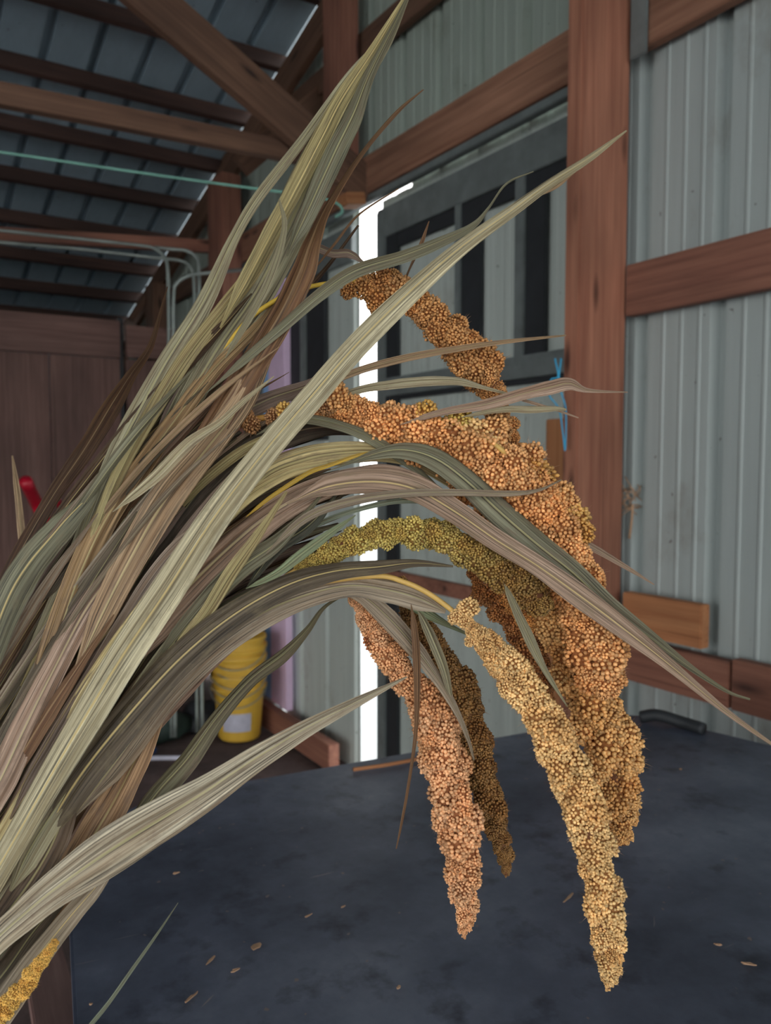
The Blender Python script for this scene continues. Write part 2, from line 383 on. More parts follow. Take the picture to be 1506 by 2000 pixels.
# brace and ties
def px_lumber(name, yplane, a, b, hpx, th, mat, label, cat, ext=0):
    p0 = on(1, yplane, *a); p1 = on(1, yplane, *b)
    # height measured on the same plane
    q0 = on(1, yplane, (a[0]+b[0])/2, (a[1]+b[1])/2-hpx/2); q1 = on(1, yplane, (a[0]+b[0])/2, (a[1]+b[1])/2+hpx/2)
    d = (p1-p0).normalized(); h = (q0-q1).length*abs(d.x)
    p0 = p0 - d*ext
    o = lumber(name, p0, p1, th, h, mat, upv=(0, 0, 1)); return tag(o, label, cat)
px_lumber('diagonal_brace', 3.10, (290, -5), (722, 372), 92, .042, M_beam, 'broad diagonal brace running down to the header beam', 'brace', .6)
px_lumber('tie_beam', 3.17, (0, 185), (640, 312), 40, .05, M_beam, 'long horizontal tie beam meeting the diagonal brace', 'beam', 2.5)
px_lumber('tie_beam', 4.75, (0, 458), (414, 482), 25, .05, M_red, 'distant tie beam behind the bent grey tubes', 'beam', 1.5)
px_lumber('diagonal_brace', 6.1, (255, 625), (300, 560), 20, .04, M_beam, 'small dark brace beside the farthest post', 'brace', .0)
o = lumber('corner_block', on(1, 3.05, 668, 392), on(1, 3.05, 704, 392), .09, .05, M_fresh); tag(o, 'pale wood block end tucked under the foot of the diagonal brace', 'block')
px_lumber('knee_brace', 3.6, (470, 325), (640, 180), 60, .04, M_beam, 'short knee brace behind the dried leaves at the top', 'brace', .0)

# ------------------------------------------------------------------ sliding doors
def yof(px, X=WX): return on(0, X, px, 900).y
d1 = empty('door_1', (1.93, 2.4, 0), 'right sliding door leaf of grey metal with dark framed openings', kind='structure')
y1a, y1b = 1.80, yof(736, 1.93)
def dpart(name, y0, y1, z0, z1, X0, X1_, mat, par, label=None):
    o = box(name, X0, X1_, y0, y1, z0, z1, mat, par, .003)
    if label: o['label'] = label
    return o
k = y1a
while k < y1b-.01:
    ribbed('panel', k, min(k+.36, y1b), lambda c: .06, lambda c: 2.70 if c < 2.88 else 2.678, lambda c, off, z: (1.962+off*.5, c, z), M_door, d1, pitch=.12, minor=.002, major=.008); k += .36
for (pa, pb, pc) in ((735, 750, 772), (885, 895, 932), (1000, 1018, 1056)):  # black slabs paint the unlit side of each frame member
    yl, ym, yh = yof(pa, 1.93), yof(pb, 1.93), yof(pc, 1.93)
    lo = .08 if pa == 735 else 1.84
    if pa == 735:
        dpart('stile', ym, yl, .06, 2.62, 1.93, 1.958, M_frame, d1)
        dpart('stile', yh, ym-.001, lo, 2.52, 1.94, 1.958, M_black, d1, 'black strip painted as shade inside the stile')
    else:
        dpart('stile', ym, yl, lo, 2.5, 1.93, 1.958, M_frame, d1)
        dpart('stile', yh, ym-.001, lo+.03, 2.46, 1.938, 1.958, M_black, d1, 'black strip painted as shade inside the stile')
dpart('top_rail', 1.82, y1b, 2.50, 2.63, 1.932, 1.958, M_frame, d1)
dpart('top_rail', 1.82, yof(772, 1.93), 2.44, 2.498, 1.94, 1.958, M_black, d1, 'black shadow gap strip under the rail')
dpart('middle_rail', 1.82, y1b-.03, 1.80, 1.88, 1.932, 1.958, M_frame, d1)
dpart('middle_rail', 1.82, y1b-.04, 1.78, 1.798, 1.938, 1.958, M_black, d1, 'thin black strip painted as shade under the rail')
dpart('bottom_rail', 1.82, y1b-.03, .96, 1.02, 1.935, 1.958, M_red, d1, 'dark wooden rail')
tr = lumber('door_track', (1.885, 1.76, 2.667), (1.885, 4.6, 2.667), .035, .03, M_frame); tag(tr, 'long grey metal door track under the header beam', 'track')
d2 = empty('door_2', (1.95, 3.6, 0), 'left sliding door leaf of plain grey metal beyond the bright gap', kind='structure')
y2a = yof(690, 1.93); y2b = yof(548, 1.93)
k = y2a
while k < y2b-.01:
    ribbed('panel', k, min(k+.3, y2b), lambda c: -.05, lambda c: 2.72 if c > 3.25 else 2.66, lambda c, off, z: (1.955+off*.5, c, z), M_door, d2, pitch=.3, minor=.003); k += .3
dpart('stile', yof(634, 1.93), yof(600, 1.93), 1.62, 2.6, 1.93, 1.952, M_black, d2, 'black strip painted as shade inside the stile')
dpart('stile', yof(588, 1.93), yof(565, 1.93), 1.62, 2.6, 1.93, 1.952, M_black, d2, 'black strip painted as shade inside the stile')
dpart('stile', yof(600, 1.93)+.002, yof(588, 1.93)-.002, 1.62, 2.6, 1.925, 1.952, M_frame, d2)
dpart('top_rail', y2a, y2b, 2.46, 2.62, 1.922, 1.952, M_frame, d2)
t1 = box('trim_1', 1.885, 1.925, yof(561, 1.9), yof(549, 1.9), .12, 2.5, M_lilac); tag(t1, 'door jamb painted with lilac daylight beside the left door leaf', kind='structure')
t2 = box('trim_2', 1.895, 1.925, yof(548, 1.9), yof(527, 1.9), .12, 2.5, M_lilac); tag(t2, 'wider strip of the door jamb painted with lilac daylight', kind='structure')
t3 = box('trim_3', 1.905, 1.93, yof(526.5, 1.9), yof(513, 1.9), .12, 2.5, M_blue); tag(t3, 'edge of the door jamb painted with pale blue daylight', kind='structure')
t4 = box('trim_4', 1.90, 1.93, yof(512.5, 1.9), yof(500, 1.9), .12, 2.5, M_frame); tag(t4, 'dark grey edge of the door jamb', kind='structure')
o = lumber('sill_board', (1.84, 3.36, .065), (1.84, 4.58, .065), .06, .13, M_red); tag(o, 'reddish sill board on the ground under the left door leaf', 'board')

# ------------------------------------------------------------------ partition of weathered boards
pt = empty('partition', (1.0, 5.2, 0), 'brown weathered plywood partition in the back left', 'partition')
xg = on(1, 5.2, 236, 800).x; xg2 = on(1, 5.2, 245, 800).x
def pp(name, x0, x1, z0, z1, y0, y1, mat, label=None):
    o = lumber(name, ((x0+x1)/2, (y0+y1)/2, z0), ((x0+x1)/2, (y0+y1)/2, z1), x1-x0, y1-y0, mat, pt, upv=(0, 1, 0))
    if label: o['label'] = label
xx = xg
for wd in (.42, .62, .62, .62, 1.2):
    pp('plywood_panel', xx-wd+.004, xx, .03, 2.16, 5.2, 5.215, M_ply); xx -= wd
pp('plywood_panel', xg2+.01, 1.745, .03, 2.16, 5.2, 5.215, M_ply)
lumber('top_board', (-1.5, 5.18, 2.275), (xg-.004, 5.18, 2.275), .035, .23, M_ply, pt)
lumber('top_board', (xg2+.006, 5.18, 2.27), (1.74, 5.18, 2.27), .035, .2, M_ply, pt)
lumber('gap_strip', ((xg+xg2)/2, 5.24, .02), ((xg+xg2)/2, 5.24, 2.42), .03, .04, M_black, pt, upv=(0, 1, 0))['label'] = 'black strip painted as the dark gap between the panels'  # black filler paints the darkness of the gap

# ------------------------------------------------------------------ tubes, tools and clutter
def ptube(name, pts, r, mat, label, cat, group=None, n=60):
    P = [at(x, y, d) for x, y, d in pts]
    o = tube(name, P, r, mat, n=n); return tag(o, label, cat, group)
ptube('bent_tube', [(-300, 417, 3.7), (0, 450, 3.95), (150, 466, 4.15), (270, 479, 4.15), (303, 486, 4.15), (322, 505, 4.15), (328, 540, 4.15), (330, 700, 4.15), (332, 1100, 4.15), (335, 1440, 4.15)], .009, M_galv, 'grey bent tube hanging leftmost of the three bends', 'tube', n=90)
ptube('bent_tube', [(-300, 445, 3.8), (0, 473, 4.02), (150, 486, 4.25), (300, 503, 4.25), (350, 509, 4.25), (372, 522, 4.25), (379, 560, 4.25), (380, 700, 4.25), (382, 1100, 4.25), (385, 1430, 4.25)], .009, M_galv, 'grey bent tube with the lower horizontal run', 'tube', n=90)
ptube('bent_tube', [(302, 483, 4.2), (340, 487, 4.2), (365, 490, 4.2), (383, 503, 4.2), (388, 530, 4.2), (390, 700, 4.2), (392, 1100, 4.2), (395, 1430, 4.2)], .009, M_galv, 'short-armed grey bent tube farthest right', 'tube', n=80)
ptube('bent_tube', [(342, 1440, 4.1), (341, 1100, 4.1), (339, 700, 4.1), (339, 580, 4.1), (346, 553, 4.1), (372, 538, 4.1), (420, 532, 4.1), (485, 526, 4.3)], .009, M_galv, 'thin grey tube bending right towards the distant post', 'tube', n=80)
ptube('rope', [(-300, 255, 2.9), (0, 297, 2.9), (250, 334, 2.9), (450, 362, 2.9), (580, 379, 2.9), (640, 390, 2.9), (664, 402, 2.88), (668, 415, 2.86), (655, 424, 2.85)], .005, M_green, 'pale green plastic line stretched across and hooked at the header', 'rope', n=90)
t = empty('bolt_cutter', at(85, 1060, 4.3), 'red-handled long tool leaning against the plywood partition', 'tool')
tube('handle', [at(50, 940, 4.1), at(72, 985, 4.33), at(95, 1030, 4.3), at(130, 1075, 4.25)], .033, M_redp, t, n=16, seg=12)
tube('handle', [at(112, 970, 4.1), at(117, 1000, 4.33), at(100, 1030, 4.3)], .012, M_redp, t, n=16)
tube('shaft', [at(128, 1070, 4.26), at(160, 1200, 4.2), at(190, 1400, 4.15)], .015, M_redp, t, n=16)
# yellow buckets, nested
bk0 = on(2, 0, 468, 1437)
def make_bucket():
    b = empty('bucket', bk0)
    prof = [(.0, .0), (.108, .0), (.114, .01), (.135, .27), (.135, .275), (.150, .275), (.153, .285), (.150, .292), (.139, .292), (.139, .34), (.152, .34), (.155, .35), (.152, .36), (.136, .36), (.110, .02), (0, .012)]
    vs = []; fs = []; n = 36
    for r, z in prof:
        for k in range(n): vs.append((bk0.x+r*math.cos(2*math.pi*k/n), bk0.y+r*math.sin(2*math.pi*k/n), bk0.z+z))
    for i in range(len(prof)-1):
        for k in range(n): k2 = (k+1) % n; fs.append((i*n+k, i*n+k2, (i+1)*n+k2, (i+1)*n+k))
    body = mesh('body', vs, fs, M_yell, b); 
    h = []
    for k in range(13):
        a = math.pi*k/12; h.append((bk0.x+.156*math.cos(a+2.6), bk0.y+.156*math.sin(a+2.6), bk0.z+.3-.10*math.sin(a)))
    tube('handle', h, .003, M_galv, b, n=24, seg=6)
    return b
b0 = make_bucket(); tag(b0, 'yellow plastic bucket at the bottom of the nested stack, with paper label', 'bucket', 'nested yellow buckets')
lv = []; lf = []
for k in range(9):
    a = math.radians(205+k*9); 
    for z in (.06, .16): r = .1185+z*.078; lv.append((bk0.x+r*math.cos(a), bk0.y+r*math.sin(a), bk0.z+z))
for k in range(8): lf.append((2*k, 2*k+2, 2*k+3, 2*k+1))
lb = mesh('label', lv, lf, M_cream, b0); lb['label'] = 'faded paper label'
names = ['second', 'third', 'fourth', 'topmost']
for i in range(4):
    r = b0.copy(); COL.objects.link(r); r.location = bk0 + Vector((.002*i*(-1)**i, .003*i*(-1)**i, .052*(i+1))); r['label'] = 'yellow plastic bucket, %s from the bottom of the nested stack' % names[i] if i < 3 else 'topmost yellow plastic bucket of the nested stack'
    for ch in b0.children:
        if ch.name.startswith('label'): continue
        c = ch.copy(); COL.objects.link(c); c.parent = r; c.matrix_parent_inverse = ch.matrix_parent_inverse
# pallet leaning at the partition
pl = empty('pallet', (1.15, 4.9, 0), 'dark wooden pallet leaning against the partition behind the buckets', 'pallet')
pc = on(2, 0, 330, 1420)
for i in range(7):
    xx = .85+.125*i; lumber('slat', (xx, 5.02, .03), (xx, 5.14, .95), .09, .018, M_ply, pl, upv=(0, 1, 0))
for z in (.15, .5, .88): lumber('stringer', (.8, 5.07+z*.12, z), (1.65, 5.07+z*.12, z), .04, .06, M_ply, pl)
# things on the floor
o = tube('pipe', [on(2, .03, 215, 1487), on(2, .03, 290, 1481), on(2, .03, 372, 1480)], .012, M_cream, n=10); tag(o, 'pale pipe lying on the dirt floor beyond the table', 'pipe')
def lump(name, c, r, mat, label, cat, sd):
    bm = bmesh.new(); bmesh.ops.create_icosphere(bm, subdivisions=3, radius=1)
    for v in bm.verts:
        k = 1+.35*noise.noise(v.co*1.8+Vector((sd, 0, 0))); v.co = Vector((v.co.x*r[0]*k, v.co.y*r[1]*k, max(v.co.z*r[2]*k, -r[2]*.5)+r[2]*.5))
    for f in bm.faces: f.smooth = True
    o = from_bm(name, bm, mat, None, Matrix.Translation(c)); return tag(o, label, cat)
c = on(2, 0, 245, 1478); lump('tarp_bundle', c, (.16, .1, .07), plain('blue_tarp', lin((40, 70, 120)), .5), 'crumpled dark blue tarp on the floor behind the leaves', 'tarp', 3)
c = on(2, 0, 400, 1420); lump('sack', c, (.13, .12, .10), M_black, 'dark lumpy sack on the floor left of the yellow buckets', 'sack', 5)
c = on(2, 0, 310, 1440); lump('sack', c, (.16, .12, .12), plain('green_sack', lin((38, 56, 50)), .7), 'dark green sack on the floor near the pallet', 'sack', 8)

# ------------------------------------------------------------------ table
TZ = .9
A = on(2, TZ, 1242, 1392); Bp = on(2, TZ, 300, 1556); Cp = on(2, TZ, 128, 1640); D1 = on(2, TZ, 145, 2010); E1 = on(2, TZ, 1506, 1455)
dR = (E1-A).normalized(); dL = (D1-Cp).normalized()
tb = empty('table', (.9, .6, 0), 'large black scuffed work table under the millet bundle', 'table')
poly = []
def corner(p, a, b, r):
    u = (a-p).normalized(); v = (b-p).normalized()
    for k in range(7):
        t = k/6; poly.append(((1-t)**2*(p+u*r)+2*t*(1-t)*p+t*t*(p+v*r)))
corner(A, E1, Bp, .06); corner(Bp, A, Cp, .03); corner(Cp, Bp, D1, .03)
poly.append(Cp+dL*1.35); poly.append(A+dR*1.75)
poly = [Vector((p.x, p.y, TZ)) for p in poly]
bm = bmesh.new(); f = bm.faces.new([bm.verts.new(p) for p in poly]); bm.normal_update()
if f.normal.z < 0: f.normal_flip()
ex = bmesh.ops.extrude_face_region(bm, geom=[f]); 
for v in [g for g in ex['geom'] if isinstance(g, bmesh.types.BMVert)]: v.co.z -= .035
bmesh.ops.recalc_face_normals(bm, faces=bm.faces)
bmesh.ops.bevel(bm, geom=[e for e in bm.edges if abs(e.verts[0].co.z-e.verts[1].co.z) < 1e-4 and e.verts[0].co.z > TZ-.01], offset=.004, segments=2, affect='EDGES')
from_bm('tabletop', bm, M_table, tb)
for (x, y) in ((A.x-.13, A.y-.12), (Bp.x+.12, Bp.y-.14), (A.x, A.y-1.55), (.24, .15)):
    lumber('leg', (x, y, 0), (x, y, TZ-.036), .085, .085, M_beam, tb, upv=(0, 1, 0))
# dark rubber roll at the far corner
c = on(2, TZ, 1268, 1400); o = tube('rubber_strip', [on(2, TZ+.012, 1252, 1400), on(2, TZ+.022, 1285, 1397), on(2, TZ+.015, 1330, 1410), on(2, TZ+.012, 1375, 1424)], .014, M_black, n=20); tag(o, 'black rubber strip lying on the far right corner of the table', 'strip')
o = tube('twig', [on(2, TZ+.005, 690, 1503), on(2, TZ+.006, 760, 1493), on(2, TZ+.005, 828, 1480)], .004, M_fresh, n=10, seg=6); tag(o, 'thin reddish twig on the far edge of the table', 'twig')
def flake(px, py, ln, wd, ang, i, label):
    c = on(2, TZ+.0015, px, py); bm = bmesh.new(); vv = []
    rnd = random.Random(i)
    for k in range(9):
        a = 2*math.pi*k/9; q = .75+.5*rnd.random(); vv.append(bm.verts.new((ln/2*math.cos(a)*q, wd/2*math.sin(a)*q, .0012*rnd.random())))
    f = bm.faces.new(vv); ex = bmesh.ops.extrude_face_region(bm, geom=[f])
    for g in ex['geom']:
        if isinstance(g, bmesh.types.BMVert): g.co.z += .0012
    bmesh.ops.recalc_face_normals(bm, faces=bm.faces)
    o = from_bm('husk_flake', bm, M_straw, None, Matrix.Translation(c) @ Matrix.Rotation(ang, 4, 'Z')); tag(o, label, 'debris', 'dry flakes on the table')
FL = [(500, 1850, .022, .016, .5, 'largest crumpled tan flake on the table'), (461, 1896, .02, .006, .0, 'small tan chip below the largest flake'), (373, 1950, .03, .005, .5, 'slim pale chip near the bottom left of the table'),
      (412, 1876, .03, .005, .6, 'slim orange chip left of the largest flake'), (345, 1706, .016, .007, 0, 'small tan flake between the broad leaf and the green blade'), (779, 1930, .008, .006, 0, 'tiny yellow seed husk near the bottom centre'),
      (602, 1790, .02, .004, .2, 'thin tan sliver in the middle of the table'), (670, 1772, .014, .004, .2, 'short tan sliver right of the thin one'), (1330, 1503, .010, .008, .2, 'small white speck at the far right of the table'),
      (1402, 1846, .016, .005, -.8, 'tan chip at the right edge of the table'), (1462, 1884, .028, .005, -.9, 'long tan chip near the lower right corner'), (1110, 1755, .05, .005, .35, 'thin pale straw left of the longest seed head tip'),
      (178, 1963, .006, .006, 0, 'tiny pale crumb beside the lone green blade')]
for i, (a, b, c, d, e, l) in enumerate(FL): flake(a, b, c*.62, d*.62, e+AZ*0, i, l)
o = lumber('leaning_plank', at(45, 1700, 2.5), at(120, 2030, 1.45), .020, .085, wood('faded_pink_plank', lin((176, 140, 132)), lin((130, 100, 96))), upv=tuple(RT)); tag(o, 'faded pinkish plank slanting beside the left end of the table', 'plank')
# twine on the post
o = ptube('twine', [(1084, 700, 2.3), (1090, 735, 2.3), (1076, 742, 2.3), (1072, 770, 2.3), (1092, 800, 2.3), (1100, 850, 2.3), (1104, 878, 2.3), (1105, 800, 2.3), (1092, 750, 2.3), (1096, 700, 2.3)], .0024, M_twine, 'loop of blue twine hanging on the left side of the tall post', 'twine', n=80)
t = empty('straw_wisp', at(1235, 985, 2.42), 'wisp of old straw caught on the wall beside the tall post', 'straw')
rs = random.Random(4)
for k in range(14):
    a_ = rs.uniform(0, 6.28); x0, y0 = 1232+rs.uniform(-14, 14), 975+rs.uniform(-25, 25); ln = rs.uniform(12, 30)
    tube('strand', [at(x0-ln*math.cos(a_), y0-ln*math.sin(a_), 2.44), at(x0+rs.uniform(-6, 6), y0+rs.uniform(-6, 6), 2.42), at(x0+ln*math.cos(a_), y0+ln*math.sin(a_)+10, 2.45)], .0016, M_straw, t, n=8, seg=5)
tube('strand', [at(1236, 985, 2.42), at(1234, 1015, 2.43), at(1229, 1052, 2.44)], .004, M_straw, t, n=8, seg=5)

# ================================================================== MILLET
# colours (display values of the dry blades)
CO = {'sage': (178, 174, 142), 'pale': (214, 206, 172), 'cream': (232, 216, 158), 'yel': (208, 194, 138), 'tan': (210, 180, 142), 'pink': (206, 178, 156), 'mauve': (158, 138, 124),
      'gray': (184, 170, 148), 'dk': (112, 102, 82), 'brown': (146, 112, 78), 'dbrown': (98, 72, 46), 'grn': (164, 182, 144), 'gg': (146, 146, 120), 'teal': (172, 188, 166)}
stalks = []
SL = [('millet stalk with the upper thin orange-brown seed head arching against the door', 'A'),
      ('millet stalk with the largest and thickest bright orange seed head', 'B'),
      ('millet stalk with the yellow-green arched seed head in the middle', 'C'),
      ('millet stalk with the shaded brown seed head behind the yellow-green one', 'D'),
      ('millet stalk with the longest pale yellow seed head hanging lowest', 'E'),
      ('millet stalk with the orange seed head hanging leftmost', 'F'),
      ('millet stalk with the narrow dark brown seed head hanging between two paler ones', 'G'),
      ('millet stalk with the golden seed head hanging behind the largest one on the right', 'H'),
      ('millet stalk with only a strip of yellow seed head at the bottom left corner', 'I')]
ST = {}
for i, (l, kx) in enumerate(SL):
    ST[kx] = empty('millet_stalk', at(-170+10*i, 1850+12*i, .58+.01*(i % 4)), l, 'millet', 'dried millet stalks in the bundle')
NCR = 18
def leaf(stalk, pts, d0, d1, col, m='s', roll=20, roll2=None, fold=.16, seed=None, n=None, bow=0, label=None, wob=14):
    """a grass blade: pts (x, y, visible width in photo px) traced from base to tip; depth runs d0 -> d1 metres"""
    rnd = random.Random(seed if seed is not None else len(bpy.data.objects)); 
    if n is None: n = 44 if len(pts) > 4 else 26
    roll2 = roll if roll2 is None else roll2
    P = smooth_path(pts, n); ph = rnd.random()*50
    W = []
    for i, (x, y, wd) in enumerate(P):
        t = i/n; d = d0+(d1-d0)*t+bow*math.sin(math.pi*t)
        
        if pts[0][0] > 0 and pts[0][1] < 1990: wd *= min(1, .15+t/.10)
        W.append((at(x, y, d), max(wd, .8)/F*d))
    plw = [rnd.uniform(-1, 1) for _ in range(NCR+1)]
    vs = []; uv = []; run = 0
    for i in range(n+1):
        p, wd = W[i]; t = i/n
        T = (W[min(i+1, n)][0]-W[max(i-1, 0)][0]).normalized(); V = (p-CAMP).normalized()
        Sd = T.cross(V).normalized(); Nn = Sd.cross(T).normalized()   # side, facing
        r = math.radians(roll+(roll2-roll)*t+wob*noise.noise(Vector((t*4, ph, 0))))
        a = Sd*math.cos(r)+Nn*math.sin(r); b = Nn*math.cos(r)-Sd*math.sin(r)
        hw = wd/2/max(.35, math.cos(r))
        if i: run += (W[i][0]-W[i-1][0]).length
        for k in range(NCR+1):
            u = k/NCR; s = 2*u-1
            z = -fold*(1-abs(s))*hw*1.6 + plw[k]*hw*(.07+.06*noise.noise(Vector((k*.9, t*4, ph)))) + hw*.12*noise.noise(Vector((s*2, t*5, ph)))
            e = 1+.07*noise.noise(Vector((t*9, ph+s, 3)))*(abs(s) > .9)
            z += .14*hw*noise.noise(Vector((t*14*1.0, ph, 7+s)))*abs(s)
            vs.append(p+a*(s*hw*e)+b*z); uv.append((u, run*6))
    fs = []
    for i in range(n):
        for k in range(NCR): q = i*(NCR+1)+k; fs.append((q, q+1, q+NCR+2, q+NCR+1))
    o = mesh('leaf', vs, fs, ML[m], ST[stalk], True, uvs=uv)
    c = CO[col] if isinstance(col, str) else col; j = rnd.uniform(.9, 1.08)
    o.color = (*[min(1, v*j) for v in lin(c)], 1)
    if label: o['label'] = label
    return o

# --- background fill of the sheaf
TOP = [(-120, 1420), (-20, 1250), (70, 1100), (170, 960), (280, 820), (400, 690), (500, 570)]
MID = [(-120, 1700), (0, 1540), (110, 1370), (220, 1210), (350, 1050), (500, 930), (680, 880)]
BOT = [(-120, 2020), (10, 1860), (90, 1680), (200, 1500), (320, 1350), (450, 1230), (620, 1150)]
rf = random.Random(11)
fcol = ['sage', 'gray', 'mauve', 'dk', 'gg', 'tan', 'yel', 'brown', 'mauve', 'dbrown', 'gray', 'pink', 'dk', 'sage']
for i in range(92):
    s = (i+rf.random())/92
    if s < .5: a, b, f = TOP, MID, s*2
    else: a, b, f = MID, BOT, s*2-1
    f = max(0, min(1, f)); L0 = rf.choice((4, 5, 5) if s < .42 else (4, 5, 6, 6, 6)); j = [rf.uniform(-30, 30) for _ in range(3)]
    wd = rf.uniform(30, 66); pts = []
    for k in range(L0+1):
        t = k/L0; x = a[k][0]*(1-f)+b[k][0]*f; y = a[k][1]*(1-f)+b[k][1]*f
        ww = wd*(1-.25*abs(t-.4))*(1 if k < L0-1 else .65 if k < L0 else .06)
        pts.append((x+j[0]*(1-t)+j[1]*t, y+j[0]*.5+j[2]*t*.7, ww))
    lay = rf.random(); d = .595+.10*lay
    leaf('ABCDEFGHI'[int(s*8.99) if rf.random() < .7 else rf.randrange(9)], pts, d+.01, d+rf.uniform(-.02, .05), rf.choice(fcol if lay < .36 else ['dk', 'dbrown', (70, 58, 44), 'dbrown', (78, 70, 58)]), rf.choice('ssby'), roll=rf.uniform(-50, 50), roll2=rf.uniform(-55, 55), wob=35, fold=rf.uniform(.1, .35), seed=i)  # rear layers coloured near-black to paint the shade between leaves
for i in range(78):   # slim blades lying on top of the sheaf
    s = (i+rf.random())/78
    a, b, f = (TOP, MID, s*2) if s < .5 else (MID, BOT, s*2-1)
    j = [rf.uniform(-34, 34) for _ in range(3)]; k0 = rf.choice((0, 0, 1, 2)); k1 = min(6, k0+rf.choice((3, 4, 5))); wd = rf.uniform(8, 30); pts = []
    for k in range(k0, k1+1):
        t = (k-k0)/(k1-k0); x = a[k][0]*(1-f)+b[k][0]*f; y = a[k][1]*(1-f)+b[k][1]*f
        pts.append((x+j[0]*(1-t)+j[1]*t, y+j[0]*.5+j[2]*t*.7, wd*(1 if t < .9 else .1)))
    d = rf.uniform(.542, .60)
    leaf('ABCDEFGHI'[int(s*8.99)], pts, d, d+rf.uniform(-.01, .02), rf.choice(['yel', 'dk', 'mauve', 'tan', 'gray', 'dbrown', 'gg', 'pink', 'dk', 'brown', 'pale', 'mauve', 'gray']), rf.choice('ssby'), roll=rf.uniform(-40, 40), roll2=rf.uniform(-50, 50), fold=rf.uniform(.15, .4), seed=900+i, wob=30)
# inner leaves close the sheaf, coloured dark as its shaded inside
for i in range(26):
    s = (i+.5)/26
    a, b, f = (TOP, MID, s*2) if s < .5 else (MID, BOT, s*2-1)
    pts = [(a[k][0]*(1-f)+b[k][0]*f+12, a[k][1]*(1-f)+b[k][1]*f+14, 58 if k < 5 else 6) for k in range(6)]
    leaf('ABCDEFGHI'[i % 9], pts, .72, .76, rf.choice(['dk', 'dbrown', 'brown']), 'b', roll=rf.uniform(-25, 25), seed=200+i)

